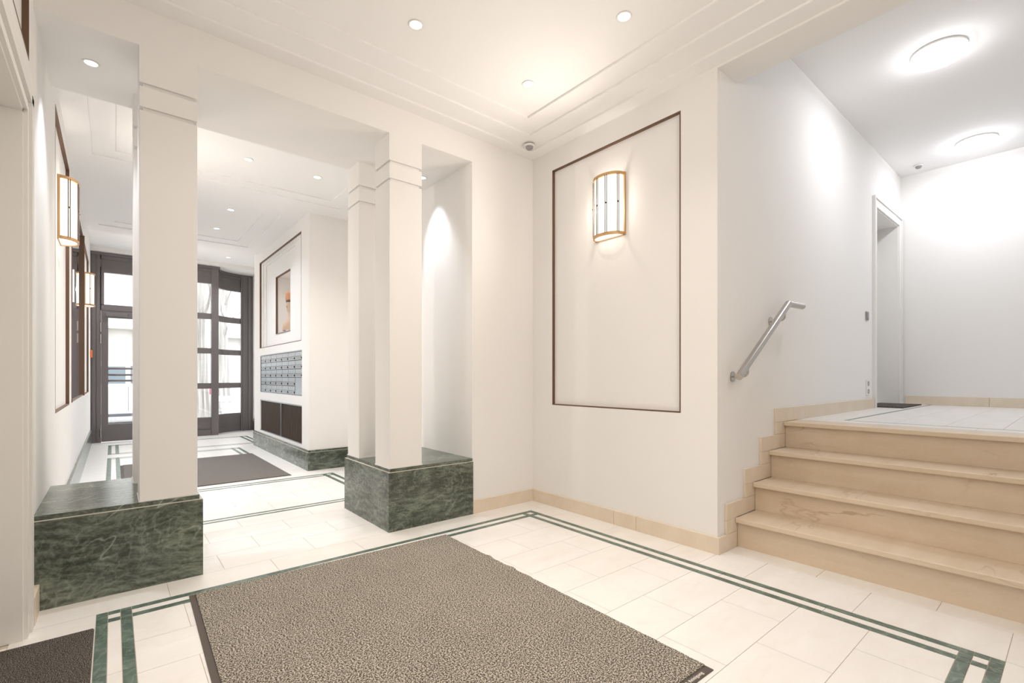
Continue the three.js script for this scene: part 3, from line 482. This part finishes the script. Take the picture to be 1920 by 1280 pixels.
{ // bust in the niche, face turned towards the street door
  const zc = -6.44, o = thing('portrait_bust', 'painted portrait bust with terracotta headdress in the wall niche', 'sculpture', [XM + 0.13, MN[2], zc]); o.scale.set(0.85, 1, 0.85);
  const skin = std({ color: 0xd0b49c, roughness: 0.55 }), terra = std({ color: 0xd39a72, roughness: 0.6 }), hair = std({ color: 0x6a5648, roughness: 0.7 });
  part('pedestal', rbx(-0.09, 0.09, 0, 0.03, -0.07, 0.12, 0.004), M.white, o);
  // profile loft: rings along height, [y, centre z, half depth front, half depth back, half width]
  const rings = [[0.03, 0.0, 0.10, 0.10, 0.12], [0.07, 0.0, 0.095, 0.10, 0.13], [0.12, 0.01, 0.075, 0.09, 0.12], [0.16, 0.02, 0.05, 0.06, 0.075], [0.20, 0.02, 0.045, 0.05, 0.05], [0.24, 0.02, 0.047, 0.05, 0.048], [0.262, 0.01, 0.07, 0.06, 0.05], [0.275, 0.005, 0.083, 0.07, 0.056], [0.30, 0.005, 0.084, 0.08, 0.064], [0.318, 0.005, 0.086, 0.085, 0.068], [0.34, 0.005, 0.083, 0.09, 0.07], [0.365, 0.005, 0.080, 0.095, 0.072], [0.39, 0.005, 0.082, 0.097, 0.073], [0.42, 0.01, 0.078, 0.095, 0.07], [0.45, 0.015, 0.06, 0.08, 0.058], [0.47, 0.02, 0.03, 0.05, 0.03]];
  const N = 28, pos = [], idx = [];
  rings.forEach(([y, cz, f, b, w]) => { for (let i = 0; i < N; i++) { const a = 2 * Math.PI * i / N, s = Math.sin(a), c = Math.cos(a), face = Math.exp(-Math.pow(Math.atan2(s, c) / 0.22, 2)); let nose = y > 0.30 && y < 0.365 ? face * 0.024 * Math.exp(-Math.pow((y - 0.322) / 0.02, 2)) : 0; nose += face * 0.010 * Math.exp(-Math.pow((y - 0.287) / 0.008, 2)); pos.push(w * s, y, cz - (c > 0 ? f : b) * c - nose); } });
  for (let r = 0; r + 1 < rings.length; r++) for (let i = 0; i < N; i++) { const a = r * N + i, b = r * N + (i + 1) % N; idx.push(a, a + N, b, b, a + N, b + N); }
  const g = new THREE.BufferGeometry(); g.setAttribute('position', new THREE.Float32BufferAttribute(pos, 3)); g.setIndex(idx); g.computeVertexNormals(); part('bust', g, skin, o);
  for (const s of [-1, 1]) { const e = new THREE.SphereGeometry(0.011, 12, 8); e.scale(1, 0.6, 0.7); e.translate(s * 0.03, 0.352, -0.066); part('eye', e, hair, o); const k = new THREE.SphereGeometry(0.02, 12, 8); k.scale(0.35, 1, 0.7); k.translate(s * 0.072, 0.335, 0.02); part('ear', k, skin, o); }
  part('lips', (() => { const l = new THREE.SphereGeometry(0.013, 12, 8); l.scale(1.4, 0.45, 0.5); l.translate(0, 0.287, -0.088); return l; })(), terra, o);
  part('hair_band', (() => { const t = new THREE.CylinderGeometry(0.086, 0.083, 0.03, 32); t.scale(0.9, 1, 1.1); t.translate(0, 0.40, 0.01); return t; })(), hair, o);
  part('headdress', lathe([[0.082, 0.41], [0.093, 0.425], [0.088, 0.44], [0.096, 0.455], [0.09, 0.475], [0.094, 0.49], [0.08, 0.515], [0, 0.525]]).scale(0.92, 1, 1.08).translate(0, 0, 0.012), terra, o); }

// ---------------------------------------------------------------- street door and curved glazing
{ const o = struct('door_3', null, null, 'dark glazed street door with transom and side light', 'door'); const z0 = ZD - 0.06, z1 = ZD, TOP = 2.885;
  const b = (n, x0, x1, y0, y1, a = z0, c = z1, m = M.door, p = o) => part(n, bx(x0, x1, y0, y1, a, c), m, p);
  b('frame_post', XL - 0.01, -0.1395, 0, TOP); b('frame_post', 0.746, 0.815, 0, TOP); b('frame_post', 1.295, 1.40, 0, TOP, z0 - 0.03, z1 + 0.012);
  b('post_moulding', -0.245, -0.205, 0.0, TOP, z1, z1 + 0.012); b('post_moulding', -0.19, -0.16, 0.0, TOP, z1, z1 + 0.008);
  b('cornice', XL - 0.01, 1.42, TOP - 0.03, TOP + 0.01, z0 - 0.03, z1 + 0.03); b('head_rail', -0.15, 1.295, 2.80, TOP - 0.03);
  b('transom_panel', -0.15, 1.295, 2.68, 2.80, z0, z1 - 0.015); b('transom_rail', -0.15, 1.295, 2.60, 2.68); b('transom_stile', -0.15, -0.106, 2.10, 2.60); b('door_header', -0.15, 0.755, 2.021, 2.11); b('transom_stile', 0.70, 0.755, 2.11, 2.60);
  const pane = (x0, x1, y0, y1, p = o) => part('glass_pane', bx(x0, x1, y0, y1, ZD - 0.033, ZD - 0.029), M.glass, p);
  pane(-0.106, 0.70, 2.11, 2.60);
  const leaf = part('door_leaf', [bx(-0.138, -0.057, 0.01, 2.02, z0 + 0.005, z1 - 0.005), bx(0.66, 0.745, 0.01, 2.02, z0 + 0.005, z1 - 0.005), bx(-0.057, 0.66, 1.91, 2.02, z0 + 0.005, z1 - 0.005), bx(-0.057, 0.66, 0.01, 0.276, z0 + 0.005, z1 - 0.005)], M.door, o);
  pane(-0.057, 0.66, 0.276, 1.91, leaf);
  for (const y of [0.943, 1.033, 1.131]) part('guard_bar', rod([-0.057, y, ZD - 0.05], [0.66, y, ZD - 0.05], 0.017), M.door, leaf);
  for (const y of [1.76, 1.58, 0.15]) part('hinge', rod([-0.145, y - 0.07, z1 + 0.004], [-0.145, y + 0.07, z1 + 0.004], 0.009), M.steel, leaf);
  part('door_closer', rbx(-0.09, 0.18, 1.925, 1.985, z1, z1 + 0.05, 0.01), M.door, leaf);
  part('pull_handle', [rod([0.60, 0.9, z1 + 0.045], [0.60, 1.3, z1 + 0.045], 0.013), rod([0.60, 0.95, z1 - 0.01], [0.60, 0.95, z1 + 0.045], 0.008), rod([0.60, 1.25, z1 - 0.01], [0.60, 1.25, z1 + 0.045], 0.008)], M.steel, leaf);
  for (const [y0, y1] of [[1.99, 2.09], [1.40, 1.495], [0.80, 0.895], [0.26, 0.312], [0.0, 0.10]]) b('glazing_bar', 0.815, 1.295, y0, y1, z0 + 0.01, z1 - 0.005);
  b('bottom_panel', 0.815, 1.295, 0.10, 0.26, z0 + 0.01, z1 - 0.02); b('panel_mould', 0.83, 1.28, 0.115, 0.12, z1 - 0.02, z1 - 0.008);
  for (const [y0, y1] of [[0.312, 0.80], [0.895, 1.40], [1.495, 1.99], [2.09, 2.60]]) pane(0.815, 1.295, y0, y1);
}
{ const o = struct('window_1', null, null, 'dark framed curved glazing beside the street door', 'window');
  // quarter curve in plan from the door post outwards to the side wall
  const pts = []; for (let i = 0; i <= 20; i++) { const t = i / 20 * Math.PI / 2; pts.push([1.40 + 0.56 * (1 - Math.cos(t)), -9.66 - 0.44 * Math.sin(t)]); }
  pts.push([2.03, -10.105]);
  const strip = (off, th) => { const n = pts.map((p, i) => { const a = pts[Math.max(0, i - 1)], c = pts[Math.min(pts.length - 1, i + 1)], dx = c[0] - a[0], dz = c[1] - a[1], l = Math.hypot(dx, dz); return [p[0] - dz / l * off, p[1] + dx / l * off]; }); const m = pts.map((p, i) => { const a = pts[Math.max(0, i - 1)], c = pts[Math.min(pts.length - 1, i + 1)], dx = c[0] - a[0], dz = c[1] - a[1], l = Math.hypot(dx, dz); return [p[0] - dz / l * (off - th), p[1] + dx / l * (off - th)]; }); return [...n, ...m.reverse()]; };
  const cur = (n, y0, y1, off, th, m = M.door) => part(n, slabY(y0, y1, strip(off, th)), m, o);
  cur('cornice', 2.855, 2.895, 0.03, 0.09); cur('head_rail', 2.80, 2.855, 0, 0.06); cur('head_panel', 2.66, 2.80, -0.014, 0.04); cur('transom_rail', 2.58, 2.66, 0, 0.06);
  for (const [y0, y1] of [[1.99, 2.09], [1.40, 1.495], [0.80, 0.895], [0.26, 0.335], [0.0, 0.09]]) cur('glazing_bar', y0, y1, -0.005, 0.05);
  cur('bottom_panel', 0.09, 0.26, -0.018, 0.03);
  for (const [y0, y1] of [[0.335, 0.80], [0.895, 1.40], [1.495, 1.99], [2.09, 2.58]]) cur('glass_pane', y0, y1, -0.03, 0.004, M.glass);
  part('frame_post', [bx(1.83, 2.03, 0, 2.855, -10.13, -10.07), bx(1.86, 1.90, 0, 2.855, -10.07, -10.055), bx(1.95, 1.99, 0, 2.855, -10.07, -10.05)], M.door, o); }
single('call_button', rbx(XL, XL + 0.025, 1.29, 1.40, -9.52, -9.44, 0.005), M.orange, 'orange alarm box on the wall beside the street door', 'alarm box');

// ---------------------------------------------------------------- street outside
const X = {
  paving: std({ color: 0xb9b7b3, roughness: 0.9 }), road: std({ color: 0x8d8d8f, roughness: 0.95 }), facade: std({ color: 0xd6d3ce, roughness: 0.95 }), lintel: std({ color: 0xe8e6e2, roughness: 0.9 }),
  van: phy({ color: 0xe6e6e6, roughness: 0.3, clearcoat: 0.6 }), carGlass: std({ color: 0x6c7880, roughness: 0.1 }), tyre: std({ color: 0x333335, roughness: 0.9 }), silver: phy({ color: 0xa9adb0, roughness: 0.3, clearcoat: 0.6 }), red: std({ color: 0xe0205c, roughness: 0.3 }), bark: std({ map: barkMap, roughness: 1 }), white: std({ color: 0xe9e8e4, roughness: 0.8 }), dark: std({ color: 0x55575a, roughness: 0.7 }),
};
struct('pavement', [bx(-30, 30, -0.3, -0.02, -13.6, -10.4), bx(-30, 30, -0.3, -0.02, -40, -18.6)], X.paving, 'pale pavement outside the street door', 'pavement');
struct('road', bx(-30, 30, -0.3, -0.14, -18.6, -13.6), X.road, 'grey street outside', 'road');
{ const o = thing('white_car', 'white car with red tail light parked across from the street door', 'car', [-0.25, -0.14, -14.9]);
  part('body', [rbx(-2.2, 2.25, 0.26, 0.98, -0.85, 0.85, 0.1), (() => { const g = poly([[-1.5, 0.9], [2.15, 0.9], [1.85, 1.38], [1.2, 1.5], [-0.6, 1.5]], [], 1.5); g.translate(0, 0, -0.75); return g; })()], X.van, o);
  part('front_window', (() => { const g = poly([[0.47, 0.99], [0.47, 1.38], [-0.45, 1.38], [-1.0, 0.99]], [], 0.02); g.translate(0, 0, 0.745); return g; })(), X.carGlass, o);
  part('rear_window', (() => { const g = poly([[0.56, 0.99], [1.95, 0.99], [1.72, 1.32], [1.2, 1.4], [0.56, 1.4]], [], 0.02); g.translate(0, 0, 0.745); return g; })(), X.carGlass, o);
  part('door_handle', rbx(0.62, 0.82, 0.86, 0.89, 0.85, 0.88, 0.01), X.dark, o); part('door_seam', bx(0.51, 0.52, 0.36, 0.95, 0.85, 0.853), X.dark, o); part('sill', bx(-2.1, 2.1, 0.24, 0.3, -0.8, 0.86), X.dark, o);
  part('tail_light', rbx(1.98, 2.27, 0.70, 0.86, 0.55, 0.87, 0.03), X.red, o); part('bumper', rbx(1.9, 2.3, 0.3, 0.55, -0.8, 0.88, 0.06), X.silver, o);
  for (const x of [-1.4, 1.45]) for (const z of [-0.72, 0.77]) part('wheel', rod([x, 0.3, z - 0.1], [x, 0.3, z + 0.1], 0.3, 24), X.tyre, o); }
function tree(x, z, r, h, sd, label) {
  seed = sd; const o = thing('street_tree', label, 'tree', [x, -0.02, z], 0);
  part('trunk', (() => { const g = new THREE.CylinderGeometry(r * 0.62, r, h, 20, 12); const p = g.attributes.position; for (let i = 0; i < p.count; i++) { const y = p.getY(i) / h + 0.5, k = 1 + 0.12 * Math.sin(y * 9 + sd) + 0.06 * Math.sin(Math.atan2(p.getZ(i), p.getX(i)) * 3 + y * 14); p.setX(i, p.getX(i) * k + 0.06 * Math.sin(y * 3 + sd)); p.setZ(i, p.getZ(i) * k); } g.computeVertexNormals(); g.translate(0, h / 2, 0); return g; })(), X.bark, o);
  for (let i = 0; i < 9; i++) { const y = h * (0.32 + 0.07 * i), a = rnd() * 6.28, l = 0.9 + rnd() * 1.3; part('branch', tube([[0, y, 0], [Math.cos(a) * l * 0.4, y + l * 0.35, Math.sin(a) * l * 0.4], [Math.cos(a + 0.3) * l * 0.8, y + l * 0.9, Math.sin(a + 0.3) * l * 0.8], [Math.cos(a + 0.2) * l, y + l * 1.6, Math.sin(a + 0.2) * l]], 0.02 + 0.015 * rnd(), 20, false, 6), X.bark, o); }
}
tree(1.50, -12.2, 0.13, 7, 3, 'bare street tree with a thick trunk behind the side light');
tree(2.75, -17.9, 0.2, 7, 9, 'bare street tree seen through the curved glazing');
{ const o = thing('apartment_house', 'pale house across the street with recessed bays', 'building', [0, -0.02, -22]);
  part('facade', wallZ(-0.3, 0, rect(-14, 14, 0, 12), [rect(-0.35, 0.75, 0.9, 2.75), rect(-0.3, 0.8, 3.6, 5.2), rect(1.9, 2.6, 3.4, 5), rect(3.2, 4.4, 0.8, 2.6)]), X.facade, o);
  part('bay_back', bx(-14, 14, 0, 12, -0.8, -0.6), X.facade, o);
  part('lintel', bx(-14, 14, 2.8, 3.0, 0, 0.12), X.lintel, o); part('lintel', bx(-14, 14, 5.3, 5.5, 0, 0.12), X.lintel, o); part('downpipe', rod([1.0, 0, 0.1], [1.0, 12, 0.1], 0.06), X.lintel, o); }
{ const o = thing('garden_steps', 'white masonry steps beside a low white wall outside', 'steps', [2.12, -0.02, -12.3]);
  for (let i = 0; i < 4; i++) part('step', bx(-0.18, 0.3, i * 0.15, i * 0.15 + 0.11, -0.22 * i - 0.3, -0.22 * i), X.white, o);
  part('low_wall', bx(-0.02 + 0.12, 0.5, 0, 0.72, 0.0, 0.14), X.white, o); }

renderer.render(scene, camera);
